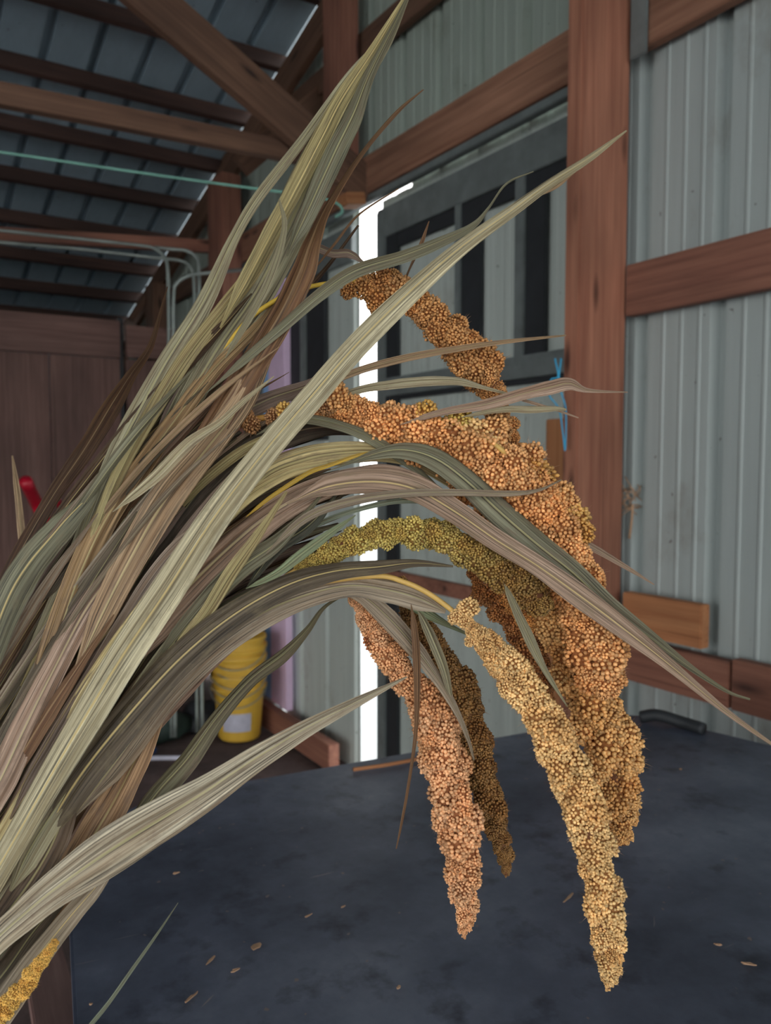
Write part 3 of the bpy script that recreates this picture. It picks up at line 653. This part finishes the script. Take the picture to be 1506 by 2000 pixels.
LV = [
 # stalk, pts, d0, d1, colour, mat, roll, roll2, fold
 ('A', [(30, 1330, 30), (120, 1150, 28), (195, 960, 30), (245, 860, 44), (320, 720, 38), (400, 590, 32), (455, 470, 22), (505, 385, 20), (590, 275, 18), (680, 150, 14), (735, 85, 5)], .56, .60, 'sage', 's', 25, 35, .15),
 ('A', [(40, 1340, 20), (150, 1130, 24), (225, 940, 26), (300, 800, 30), (370, 690, 30), (440, 600, 30), (500, 520, 30), (560, 400, 26), (600, 330, 14)], .555, .59, 'yel', 's', -15, 10, .15),
 ('A', [(100, 1290, 30), (220, 1060, 40), (330, 850, 46), (420, 690, 56), (500, 570, 70), (560, 450, 78), (610, 340, 72), (655, 245, 60), (700, 160, 42), (755, 75, 26), (805, -25, 6)], .575, .62, 'sage', 's', 20, -20, .2),
 ('A', [(430, 640, 20), (510, 490, 30), (575, 370, 34), (630, 265, 34), (670, 190, 30), (735, 90, 20), (800, -20, 5)], .568, .60, 'yel', 'y', -30, 10, .2),
 ('A', [(560, 500, 20), (610, 400, 36), (655, 300, 40), (690, 230, 34), (720, 150, 22), (770, 50, 12), (800, -15, 4)], .566, .60, 'gg', 's', 30, 20, .2),
 ('B', [(160, 1250, 34), (300, 1030, 42), (400, 860, 46), (480, 735, 50), (550, 620, 46), (590, 535, 48), (612, 470, 34), (640, 405, 16), (700, 310, 9), (770, 225, 7), (827, 175, 2)], .55, .60, 'brown', 'b', 20, 60, .2),
 ('B', [(140, 1330, 34), (230, 1140, 56), (320, 980, 64), (400, 880, 56), (470, 790, 46), (505, 715, 40), (540, 650, 24), (590, 590, 4)], .535, .58, 'tan', 's', 15, -30, .12),
 ('B', [(60, 1400, 40), (110, 1250, 52), (160, 1110, 50), (215, 1000, 46), (285, 900, 38), (350, 810, 34), (420, 720, 30), (500, 640, 18), (560, 560, 5)], .545, .60, (205, 172, 124), 's', -20, 30, .2),
 ('B', [(220, 1000, 8), (300, 935, 22), (370, 865, 22), (430, 825, 14), (480, 780, 10), (535, 735, 2)], .535, .55, 'pale', 's', 10, 20, .1),
 ('A', [(-30, 1240, 34), (30, 1100, 32), (100, 975, 28), (165, 880, 34), (215, 800, 34), (255, 735, 20), (292, 680, 12), (312, 615, 6), (327, 560, 2)], .60, .72, 'dbrown', 'b', 20, 50, .1),
 ('A', [(-40, 1330, 50), (10, 1190, 60), (60, 1100, 60), (120, 1030, 50), (170, 975, 30), (205, 925, 5)], .545, .56, 'gg', 'y', 10, 30, .2),
 ('A', [(50, 1120, 12), (42, 1040, 14), (34, 960, 12), (24, 890, 3)], .95, .98, 'tan', 's', 0, 0, .1),
 ('B', [(300, 870, 30), (385, 720, 26), (450, 640, 40), (480, 590, 40), (520, 540, 12)], .60, .60, 'mauve', 's', 20, 20, .2),
 ('A', [(440, 700, 10), (520, 560, 16), (555, 450, 12), (545, 388, 3)], .56, .56, 'sage', 's', 30, 30, .2),
 # straight striped leaf crossing in front
 ('E', [(-80, 1830, 50), (30, 1640, 50), (140, 1450, 60), (240, 1285, 66), (330, 1150, 66), (420, 1010, 58), (520, 880, 50), (610, 775, 50), (700, 672, 46), (800, 573, 40), (900, 485, 31), (1000, 412, 23), (1070, 361, 18), (1150, 310, 14), (1224, 255, 3)], .51, .56, 'pale', 'y', 12, 25, .14),
 ('E', [(1040, 384, 8), (1085, 365, 8), (1120, 335, 8), (1170, 295, 3)], .553, .56, 'tan', 's', 10, 10, .1),
 ('E', [(-60, 1760, 40), (20, 1620, 46), (100, 1490, 54), (200, 1330, 60), (290, 1190, 50), (380, 1070, 36), (470, 980, 26), (560, 925, 20), (640, 905, 12)], .53, .55, 'cream', 's', 10, 30, .12),
 # upper right sweeping thin leaves
 ('A', [(400, 770, 8), (480, 700, 16), (550, 640, 20), (620, 580, 24), (695, 530, 25), (790, 500, 24), (870, 468, 20), (925, 440, 12), (955, 405, 5), (990, 358, 4), (1042, 335, 2)], .56, .58, 'gg', 's', 30, 10, .15),
 ('A', [(585, 492, 10), (615, 484, 18), (650, 495, 16), (680, 495, 16), (708, 512, 6), (730, 535, 5)], .60, .60, 'mauve', 's', 30, 60, .1),
 ('A', [(610, 530, 3), (655, 475, 5), (700, 420, 4), (778, 368, 2)], .585, .59, 'brown', 'b', 0, 0, .1),
 ('A', [(786, 560, 6), (800, 525, 4), (822, 478, 8), (838, 432, 2)], .61, .61, 'brown', 'b', 0, 0, .1),
 ('A', [(430, 830, 14), (500, 690, 14), (570, 600, 12), (640, 520, 8), (700, 440, 4)], .59, .64, 'dbrown', 'b', 20, 20, .1),
 ('C', [(600, 770, 6), (690, 728, 14), (790, 700, 15), (900, 680, 12), (1000, 666, 8), (1106, 655, 3)], .57, .57, 'tan', 's', 10, 20, .1),
 ('C', [(620, 790, 8), (700, 762, 14), (760, 752, 18), (830, 745, 20), (895, 745, 16), (945, 757, 8), (1010, 774, 3)], .575, .58, 'pale', 's', 10, 40, .15),
 ('B', [(780, 830, 6), (860, 806, 14), (950, 790, 20), (1020, 770, 24), (1075, 757, 28), (1112, 750, 24), (1150, 763, 9), (1226, 766, 2)], .555, .57, 'pink', 's', 10, 30, .12),
 ('B', [(900, 815, 5), (980, 800, 12), (1040, 800, 14), (1085, 798, 10), (1106, 800, 4)], .56, .57, 'pale', 's', 10, 30, .12),
 ('B', [(1010, 778, 6), (1050, 790, 6), (1090, 802, 5), (1130, 816, 2)], .57, .57, 'pink', 's', 10, 30, .12),
 ('B', [(380, 900, 26), (440, 830, 34), (520, 785, 34), (600, 755, 26), (660, 725, 16), (700, 690, 4)], .60, .62, 'mauve', 's', 30, 10, .2),
 ('C', [(300, 1090, 20), (400, 960, 44), (500, 880, 52), (580, 845, 44), (650, 835, 30), (740, 850, 10)], .59, .60, (92, 80, 64), 'b', 20, 10, .2),
 ('C', [(500, 850, 6), (560, 820, 18), (625, 822, 20), (700, 845, 22), (770, 885, 22), (830, 930, 10), (860, 955, 3)], .565, .57, 'gg', 's', 20, 40, .15),
 ('B', [(380, 1080, 20), (450, 1000, 30), (520, 930, 46), (590, 900, 52), (660, 886, 46), (740, 884, 36), (810, 900, 30), (880, 940, 24), (960, 990, 14), (1010, 1020, 3)], .555, .58, 'cream', 's', 20, 10, .12),
 ('B', [(480, 1010, 5), (530, 970, 8), (600, 925, 9), (640, 910, 8), (720, 885, 6), (790, 893, 3)], .54, .55, (240, 200, 80), 'y', 20, 10, .1),
 ('B', [(640, 920, 6), (730, 888, 20), (790, 880, 34), (850, 897, 44), (910, 940, 48), (980, 1005, 52), (1050, 1065, 50), (1120, 1120, 46), (1190, 1185, 40), (1270, 1245, 26), (1350, 1305, 13), (1420, 1350, 7), (1465, 1366, 4)], .545, .55, 'gg', 's', 30, -10, .15),
 ('B', [(560, 985, 20), (640, 950, 40), (730, 940, 50), (810, 955, 50), (890, 1000, 46), (970, 1055, 42), (1050, 1105, 40), (1130, 1162, 46), (1210, 1222, 40), (1300, 1292, 26), (1400, 1375, 14), (1460, 1420, 10), (1515, 1458, 6)], .54, .54, 'pink', 'y', -10, 15, .14),
 ('C', [(520, 1080, 10), (600, 1010, 18), (690, 978, 18), (790, 964, 16), (890, 962, 14), (990, 964, 12), (1050, 958, 7), (1097, 937, 2)], .532, .535, 'gray', 's', 15, 15, .12),
 ('C', [(560, 1060, 8), (640, 1015, 10), (740, 985, 10), (810, 978, 11), (880, 990, 6), (920, 1000, 2)], .56, .56, 'teal', 's', 15, 15, .12),
 ('C', [(480, 1150, 5), (540, 1120, 16), (590, 1082, 20), (640, 1045, 16), (695, 1006, 2)], .53, .53, 'grn', 's', 15, 15, .15),
 ('D', [(230, 1330, 40), (330, 1195, 62), (420, 1100, 64), (510, 1020, 56), (600, 965, 48), (690, 935, 44), (770, 930, 40), (850, 965, 34), (930, 1030, 14), (960, 1060, 4)], .55, .57, 'pink', 's', 20, 20, .2),
 ('D', [(250, 1340, 30), (350, 1200, 50), (450, 1100, 44), (540, 1050, 40), (620, 1000, 18), (680, 960, 4)], .56, .57, 'dk', 's', 30, 20, .2),
 ('C', [(300, 1300, 26), (400, 1180, 38), (470, 1110, 40), (540, 1060, 32), (600, 1000, 12), (640, 950, 3)], .54, .55, 'gg', 's', -20, 20, .2),
 ('D', [(330, 1280, 12), (400, 1200, 26), (450, 1120, 28), (500, 1050, 20), (560, 960, 5)], .535, .54, 'yel', 's', -20, 20, .15),
 ('E', [(60, 1680, 50), (150, 1530, 64), (260, 1390, 66), (360, 1280, 60), (460, 1200, 54), (560, 1145, 46), (650, 1118, 36), (740, 1108, 28), (810, 1100, 16), (885, 1106, 4)], .525, .545, (112, 100, 82), 'y', 15, 15, .16),
 ('E', [(140, 1600, 40), (230, 1480, 60), (320, 1360, 58), (410, 1270, 60), (500, 1205, 62), (590, 1165, 52), (680, 1145, 44), (760, 1155, 46), (820, 1172, 42), (870, 1195, 8)], .54, .555, 'gray', 's', -15, 25, .2),
 ('F', [(640, 1150, 10), (700, 1160, 26), (755, 1205, 36), (805, 1260, 34), (850, 1320, 22), (890, 1385, 13), (915, 1445, 7), (926, 1485, 3)], .55, .56, 'gray', 's', 20, 30, .15),
 ('G', [(640, 1130, 10), (715, 1140, 30), (780, 1160, 34), (830, 1195, 22), (890, 1228, 8), (955, 1255, 3)], .56, .58, 'grn', 's', 20, 30, .15),
 ('G', [(803, 1180, 8), (812, 1250, 15), (815, 1340, 13), (812, 1430, 8), (800, 1520, 6), (786, 1600, 5), (774, 1658, 2)], .545, .56, 'brown', 'b', 40, 20, .15),
 ('G', [(815, 1190, 8), (840, 1240, 20), (868, 1310, 18), (884, 1380, 6), (890, 1400, 2)], .553, .56, 'sage', 's', 40, 20, .15),
 ('C', [(985, 1140, 6), (1005, 1185, 16), (1035, 1250, 20), (1065, 1310, 12), (1108, 1380, 2)], .545, .55, 'sage', 's', 30, 20, .15),
 ('B', [(1120, 1050, 10), (1155, 1068, 15), (1190, 1088, 12), (1235, 1115, 8), (1278, 1142, 2)], .60, .60, 'pink', 's', 20, 20, .1),
 ('F', [(190, 1730, 20), (250, 1640, 38), (310, 1555, 44), (370, 1485, 40), (425, 1405, 30), (490, 1330, 26), (555, 1280, 24), (600, 1232, 14), (635, 1185, 7), (692, 1152, 2)], .54, .58, (138, 134, 104), 's', 50, 20, .25),
 ('F', [(-80, 2080, 60), (30, 1900, 66), (110, 1760, 72), (180, 1640, 72), (235, 1545, 60), (280, 1455, 46), (315, 1380, 22), (333, 1330, 3)], .535, .56, (206, 168, 126), 's', 15, 15, .1),
 ('F', [(280, 1430, 10), (330, 1360, 26), (365, 1300, 22), (395, 1240, 8)], .60, .60, 'mauve', 's', 30, 40, .3),
 ('I', [(-110, 1960, 40), (-20, 1850, 50), (50, 1785, 60), (110, 1735, 70), (200, 1672, 88), (300, 1610, 84), (400, 1550, 66), (500, 1483, 50), (600, 1422, 34), (700, 1370, 20), (795, 1322, 3)], .505, .54, (205, 196, 172), 's', 5, 20, .16),
 ('I', [(-80, 2090, 50), (0, 1980, 56), (60, 1890, 50), (130, 1800, 40), (190, 1730, 28), (235, 1670, 8)], .515, .53, 'gray', 'y', 15, 15, .16),
 ('I', [(-60, 1990, 40), (10, 1900, 44), (70, 1815, 36), (130, 1750, 16), (170, 1710, 4)], .53, .54, 'dk', 's', 15, 15, .16),
 ('I', [(150, 2040, 10), (175, 2005, 9), (215, 1955, 8), (262, 1888, 7), (310, 1820, 5), (348, 1763, 1)], .56, .62, 'teal', 's', 15, 15, .1),
 ('I', [(-60, 1900, 44), (0, 1810, 56), (55, 1730, 60), (100, 1650, 58), (128, 1580, 46), (138, 1530, 20), (130, 1500, 5)], .525, .53, (130, 112, 92), 's', 25, -20, .2),
 ('G', [(-60, 1640, 40), (0, 1530, 56), (50, 1420, 54), (105, 1310, 46), (170, 1190, 40), (240, 1090, 30), (290, 1010, 5)], .53, .55, 'pink', 's', 15, 15, .16),
 ('H', [(-40, 1560, 30), (40, 1400, 34), (110, 1280, 44), (200, 1150, 50), (290, 1060, 40), (360, 990, 10)], .545, .56, 'mauve', 's', -15, 25, .2),
 ('D', [(0, 1650, 40), (90, 1480, 46), (180, 1340, 52), (260, 1210, 56), (330, 1110, 60), (400, 1030, 40), (450, 970, 8)], .535, .555, (176, 158, 140), 's', 20, -15, .2),
 ('H', [(20, 1600, 24), (110, 1450, 30), (200, 1300, 34), (300, 1140, 34), (400, 1000, 30), (480, 900, 8)], .53, .56, 'mauve', 'y', -20, 15, .2),
 ('D', [(-20, 1500, 30), (60, 1350, 40), (130, 1230, 40), (200, 1110, 30), (270, 1000, 8)], .54, .56, 'dk', 's', 20, 20, .2),
 ('H', [(20, 1740, 40), (80, 1630, 46), (160, 1510, 44), (240, 1400, 40), (330, 1270, 34), (420, 1160, 26), (480, 1090, 6)], .52, .55, 'sage', 's', 20, 20, .2),
 ('C', [(240, 1180, 20), (330, 1040, 40), (420, 930, 46), (520, 850, 40), (600, 815, 8)], .575, .59, (104, 94, 78), 's', 20, 20, .2),
 ('C', [(280, 1220, 20), (370, 1080, 40), (460, 970, 44), (560, 900, 36), (640, 870, 6)], .565, .58, 'mauve', 's', -20, 20, .2),
 ('G', [(480, 1150, 8), (540, 1075, 22), (600, 1030, 26), (640, 990, 12), (665, 950, 3)], .55, .555, (86, 90, 76), 's', 30, 20, .2),
]
for i, (st, pts, d0, d1, c, m, r1, r2, fo) in enumerate(LV):
    leaf(st, pts, d0, d1, c, m, r1, r2, fo, seed=500+i, n=60 if len(pts) > 8 else None)

# --- seed heads
ICO = None
def cluster_mesh(idx, ng, elong, pointy):
    rnd = random.Random(40+idx); bmx = bmesh.new(); bmesh.ops.create_icosphere(bmx, subdivisions=1, radius=1)
    iv = [v.co.copy() for v in bmx.verts]; ifc = [tuple(v.index for v in f.verts) for f in bmx.faces]; bmx.free()
    vs = []; fs = []; mi = []; rn = []
    # core
    bmc = bmesh.new(); bmesh.ops.create_icosphere(bmc, subdivisions=2, radius=.8)
    cf = [tuple(v.index for v in f.verts) for f in bmc.faces]; cv = [v.co.copy() for v in bmc.verts]; bmc.free()
    def shape(d):
        k = 1+.14*noise.noise(d*2.2+Vector((idx*3.1, 0, 0)))
        z = d.z*elong
        taper = 1-pointy*max(0, d.z)
        return Vector((d.x*k*taper, d.y*k*taper, z*k))
    for v in cv: vs.append(shape(v)); rn.append(.2)
    for f in cf: fs.append(f); mi.append(1)
    for g in range(ng):
        ph = math.acos(1-2*(g+.5)/ng); th = math.pi*(1+5**.5)*g
        d = Vector((math.cos(th)*math.sin(ph), math.sin(th)*math.sin(ph), math.cos(ph)))
        d = (d+Vector((rnd.gauss(0, .05), rnd.gauss(0, .05), rnd.gauss(0, .05)))).normalized()
        c = shape(d)*rnd.uniform(.86, 1.06); gr = (1.62 if pointy < .2 else 2.0)/math.sqrt(ng)*rnd.uniform(.85, 1.2)
        rr = rnd.random(); b0 = len(vs); q = d.to_track_quat('Z', 'Y')
        for v in iv: vs.append(c + q @ Vector((v.x*gr, v.y*gr, v.z*gr*1.18))); rn.append(rr)
        for f in ifc: fs.append(tuple(b0+x for x in f)); mi.append(0)
    for h in range(40):
        d = Vector((rnd.gauss(0, 1), rnd.gauss(0, 1), rnd.gauss(0.2, 1))).normalized(); c = shape(d)
        s = d.orthogonal().normalized(); tip = c+d*rnd.uniform(.3, .7)+Vector((rnd.gauss(0, .1), rnd.gauss(0, .1), rnd.gauss(0, .1)))
        b0 = len(vs); vs += [c+s*.02, c-s*.02, tip]; rn += [.5]*3; fs.append((b0, b0+1, b0+2)); mi.append(2)
    me = bpy.data.meshes.new('grain_cluster'); me.from_pydata([tuple(v) for v in vs], [], fs); me.update()
    for m in (M_grain, M_core, M_hair): me.materials.append(m)
    me.polygons.foreach_set('material_index', mi); me.polygons.foreach_set('use_smooth', [True]*len(fs))
    at_ = me.attributes.new('rnd', 'FLOAT', 'POINT'); at_.data.foreach_set('value', rn)
    return me
CM = [cluster_mesh(i, [115, 130, 140, 150][i % 4], [1.0, 1.1, 1.25, 1.15][i % 4], .05) for i in range(6)]
CL = [cluster_mesh(10+i, [170, 190, 180][i % 3], 1.45, .3) for i in range(4)]
def head(stalk, pts, cl, col, step=.5, mode='round', depth=1.0, seed=1, colj=.14, gaps=0.0, tipround=False, col2=None):
    """pts (x, y, width px, distance m): clusters packed round the stem axis, thick in the middle and tapering to the tip"""
    rnd = random.Random(seed); n = 160; P = smooth_path(pts, n); W = [(at(x, y, d), wd/F*d, d) for x, y, wd, d in P]
    st = ST[stalk]; ax = [p for p, _, _ in W]
    sd = tube('seed_head', ax, lambda t: W[min(n, int(t*n))][1]*.24+.0006, M_rachis, st, n=80, seg=8)
    run = 0; nxt = 0; ring = 0; L = sum((ax[i+1]-ax[i]).length for i in range(n)); cnt = 0
    for i in range(1, n+1):
        run += (ax[i]-ax[i-1]).length
        if run < nxt: continue
        p, wd, d = W[i]; cs = min(cl/F*d, wd*.54); t = run/L
        if gaps and rnd.random() < gaps*(1-t)*1.2 and t < .5: nxt = run+cs*.5; continue
        T = (ax[min(i+1, n)]-ax[i-1]).normalized(); a = T.orthogonal().normalized(); b = T.cross(a)
        R = max(0, wd/2-cs*.48); k = max(2, int(round(2*math.pi*max(R, cs*.25)/(cs*(.86 if mode == 'round' else 1.02))))); 
        k = max(k, 3)
        off = rnd.random()*6.28
        for q in range(k):
            if cnt >= 290: break
            th = off+2*math.pi*q/k+rnd.uniform(-.25, .25); o_ = a*math.cos(th)+b*math.sin(th)
            if k == 1: o_ = o_*.2
            rr = R*rnd.uniform(.72, 1.22); c = p+o_*rr+T*rnd.uniform(-.3, .3)*cs
            if mode == 'round': dr = (o_+T*rnd.uniform(.0, .5)).normalized(); me = CM[rnd.randrange(6)]
            else: dr = (o_*.75+T*1.0).normalized(); me = CL[rnd.randrange(4)]
            ob = bpy.data.objects.new('grain_cluster', me); COL.objects.link(ob); ob.parent = sd
            s = cs/2*rnd.uniform(.78, 1.28)*1.08; ob.location = c; ob.rotation_mode = 'QUATERNION'
            ob.rotation_quaternion = dr.to_track_quat('Z', 'Y') @ Matrix.Rotation(rnd.random()*6.28, 3, 'Z').to_quaternion()
            ob.scale = (s*rnd.uniform(.9, 1.1), s*rnd.uniform(.9, 1.1), s)
            jj = 1+rnd.uniform(-colj, colj); cc = lin(col)
            if col2: e = max(0, min(1, (t-.35)*2)); c2 = lin(col2); cc = tuple(u*(1-e)+v*e for u, v in zip(cc, c2))
            ob.color = (*[min(1, v*jj) for v in cc], 1); cnt += 1
        nxt = run+cs*step*(1.18 if mode == 'round' else 1.32)
    return sd
def lobe(stalk, sd, x, y, d, wpx, col, dirpx, k=2):
    """a side lobe on its own short branch"""
    p = at(x, y, d); q = at(x+dirpx[0], y+dirpx[1], d); dr = (q-p).normalized(); rnd = random.Random(int(x*7+y))
    ob = bpy.data.objects.new('grain_cluster', CM[rnd.randrange(6)] if k < 3 else CL[rnd.randrange(4)]); COL.objects.link(ob); ob.parent = sd
    ob.location = p; ob.rotation_mode = 'QUATERNION'; ob.rotation_quaternion = dr.to_track_quat('Z', 'Y'); s = wpx/2/F*d; ob.scale = (s, s, s*1.15)
    ob.color = (*lin(col), 1)
def stem(stalk, pts, r, mat=None):
    return tube('stem', [at(x, y, d) for x, y, d in pts], r, mat or M_stem, ST[stalk], n=50, seg=8)

OR = (222, 166, 104); ORB = (236, 176, 114); YG = (206, 186, 104); DB = (168, 122, 78); YT = (232, 192, 130); GO = (222, 172, 108)
sA = head('A', [(700, 548, 26, .60), (740, 558, 58, .60), (790, 575, 62, .60), (850, 625, 64, .60), (905, 675, 78, .60), (945, 725, 72, .60), (962, 765, 48, .60), (975, 810, 52, .60), (992, 860, 56, .60), (1010, 905, 40, .60)], 38, (206, 152, 94), .42, seed=3)
for (x, y, w_, dx, dy) in ((735, 585, 42, 4, 30), (740, 605, 30, 2, 30), (682, 568, 28, -10, 10), (715, 560, 40, -5, 5), (770, 548, 36, 0, -20), (820, 590, 38, 10, -10)): lobe('A', sA, x, y, .598, w_, (204, 150, 90), (dx, dy))
stem('A', [(380, 760, .59), (470, 640, .59), (545, 583, .595), (620, 557, .6), (705, 548, .6)], .0017, plain('yellow_stem', lin((226, 190, 70)), .5, var=.1))
sB = head('B', [(600, 800, 26, .58), (650, 800, 46, .58), (720, 815, 70, .58), (790, 835, 88, .575), (860, 870, 108, .575), (930, 905, 130, .575), (1000, 950, 150, .575), (1055, 1010, 140, .575), (1100, 1080, 112, .575), (1130, 1140, 100, .575), (1150, 1200, 100, .57), (1170, 1270, 104, .57), (1180, 1330, 84, .57), (1184, 1362, 36, .57)], 46, ORB, .46, seed=5)
for (x, y, w_, c, dx, dy) in ((470, 800, 34, DB, 0, -10), (455, 822, 38, DB, -5, 5), (490, 828, 34, DB, 5, 8), (480, 815, 34, DB, 0, -10), (560, 808, 40, (214, 172, 92), 5, 5), (535, 815, 32, DB, -5, 8), (655, 775, 48, OR, 5, -10), (635, 790, 34, DB, -5, -5), (675, 790, 34, OR, 5, -5),
                              (830, 812, 46, (206, 160, 80), 5, -14), (895, 822, 46, (214, 186, 96), 10, -10), (870, 835, 36, (214, 186, 96), -10, 10), (930, 850, 60, YT, 10, 5), (955, 870, 56, YT, 10, 5), (960, 840, 50, OR, 10, -5), (1040, 930, 62, (206, 156, 84), 12, 0), (1030, 915, 50, (206, 156, 84), 5, -12),
                              (1120, 1010, 52, (214, 166, 92), 12, 4), (1135, 1035, 44, (206, 156, 84), 10, 10), (1090, 970, 56, OR, 10, -10), (1110, 990, 40, OR, 10, -10)): lobe('B', sB, x, y, .572, w_, c, (dx, dy))
stem('B', [(300, 930, .56), (380, 880, .57), (420, 855, .575), (460, 828, .58), (520, 815, .58), (600, 800, .58), (650, 800, .58)], .0024, plain('orange_stem', lin((228, 170, 84)), .5, var=.15))
stem('B', [(930, 850, .56), (965, 868, .556), (1000, 895, .556), (1022, 912, .56)], .0018, M_stem)
sC = head('C', [(580, 1112, 22, .565), (620, 1095, 36, .565), (670, 1068, 46, .565), (730, 1045, 50, .565), (790, 1038, 54, .565), (850, 1046, 56, .565), (910, 1072, 58, .565), (960, 1100, 72, .565), (1010, 1135, 78, .565), (1045, 1165, 66, .565), (1070, 1190, 26, .565)], 32, YG, .44, seed=8, col2=(150, 118, 64))
stem('C', [(450, 1200, .56), (520, 1150, .563), (580, 1112, .565), (620, 1095, .565)], .0016)
sD = head('D', [(930, 1110, 40, .61), (965, 1170, 62, .61), (1000, 1210, 52, .61), (1035, 1260, 58, .615), (1055, 1330, 50, .62), (1075, 1390, 22, .62)], 38, (176, 118, 66), .44, seed=12)
sD2 = head('D', [(980, 1140, 40, .60), (1015, 1195, 44, .60), (1045, 1215, 32, .60), (1072, 1240, 16, .60)], 30, (212, 152, 84), .42, seed=13)
sH = head('H', [(1040, 1140, 30, .60), (1080, 1200, 70, .60), (1110, 1270, 84, .60), (1150, 1350, 90, .60), (1180, 1420, 100, .60), (1198, 1490, 100, .60), (1210, 1560, 76, .60), (1216, 1610, 54, .60), (1219, 1650, 16, .60)], 44, GO, .48, mode='long', seed=15)
sE = head('E', [(905, 1205, 16, .555), (935, 1240, 40, .555), (975, 1290, 62, .555), (1030, 1355, 70, .555), (1070, 1420, 80, .555), (1105, 1500, 78, .555), (1140, 1590, 78, .555), (1165, 1680, 74, .555), (1180, 1770, 68, .555), (1190, 1850, 56, .555), (1190, 1905, 34, .555), (1188, 1930, 10, .555)], 42, YT, .48, mode='long', seed=18)
for (x, y, w_, dx, dy) in ((915, 1187, 36, 14, 0), (890, 1205, 26, -8, 8), (905, 1212, 26, 5, 10), (920, 1250, 22, -10, 10), (960, 1262, 34, 8, -8), (992, 1310, 34, 10, 20), (990, 1345, 32, -4, 20)): lobe('E', sE, x, y, .553, w_, YT, (dx, dy))
stem('E', [(500, 1180, .55), (620, 1140, .55), (735, 1125, .55), (790, 1137, .55), (835, 1158, .552), (880, 1190, .555), (930, 1235, .555)], .0019)
sF = head('F', [(690, 1165, 20, .57), (735, 1235, 46, .57), (770, 1290, 58, .57), (810, 1350, 62, .57), (850, 1420, 84, .57), (870, 1500, 92, .57), (890, 1590, 84, .57), (902, 1670, 68, .57), (908, 1750, 48, .57), (907, 1800, 30, .57), (906, 1828, 8, .57)], 40, (226, 172, 124), .48, mode='long', seed=21)
for (x, y, w_, dx, dy) in ((730, 1245, 36, -5, 20), (765, 1215, 34, 5, 10), (790, 1260, 34, 5, 10)): lobe('F', sF, x, y, .572, w_, (176, 108, 66), (dx, dy))
sG = head('G', [(790, 1140, 30, .60), (810, 1200, 46, .60), (850, 1270, 54, .60), (890, 1340, 62, .60), (920, 1420, 60, .60), (945, 1510, 58, .60), (965, 1590, 50, .60), (982, 1660, 34, .60), (989, 1710, 10, .60)], 34, (150, 112, 64), .46, mode='long', seed=24)
sI = head('I', [(108, 1840, 14, .50), (80, 1880, 26, .50), (45, 1930, 34, .50), (10, 1970, 36, .50), (-30, 2010, 36, .50)], 24, (236, 192, 100), .42, seed=27)
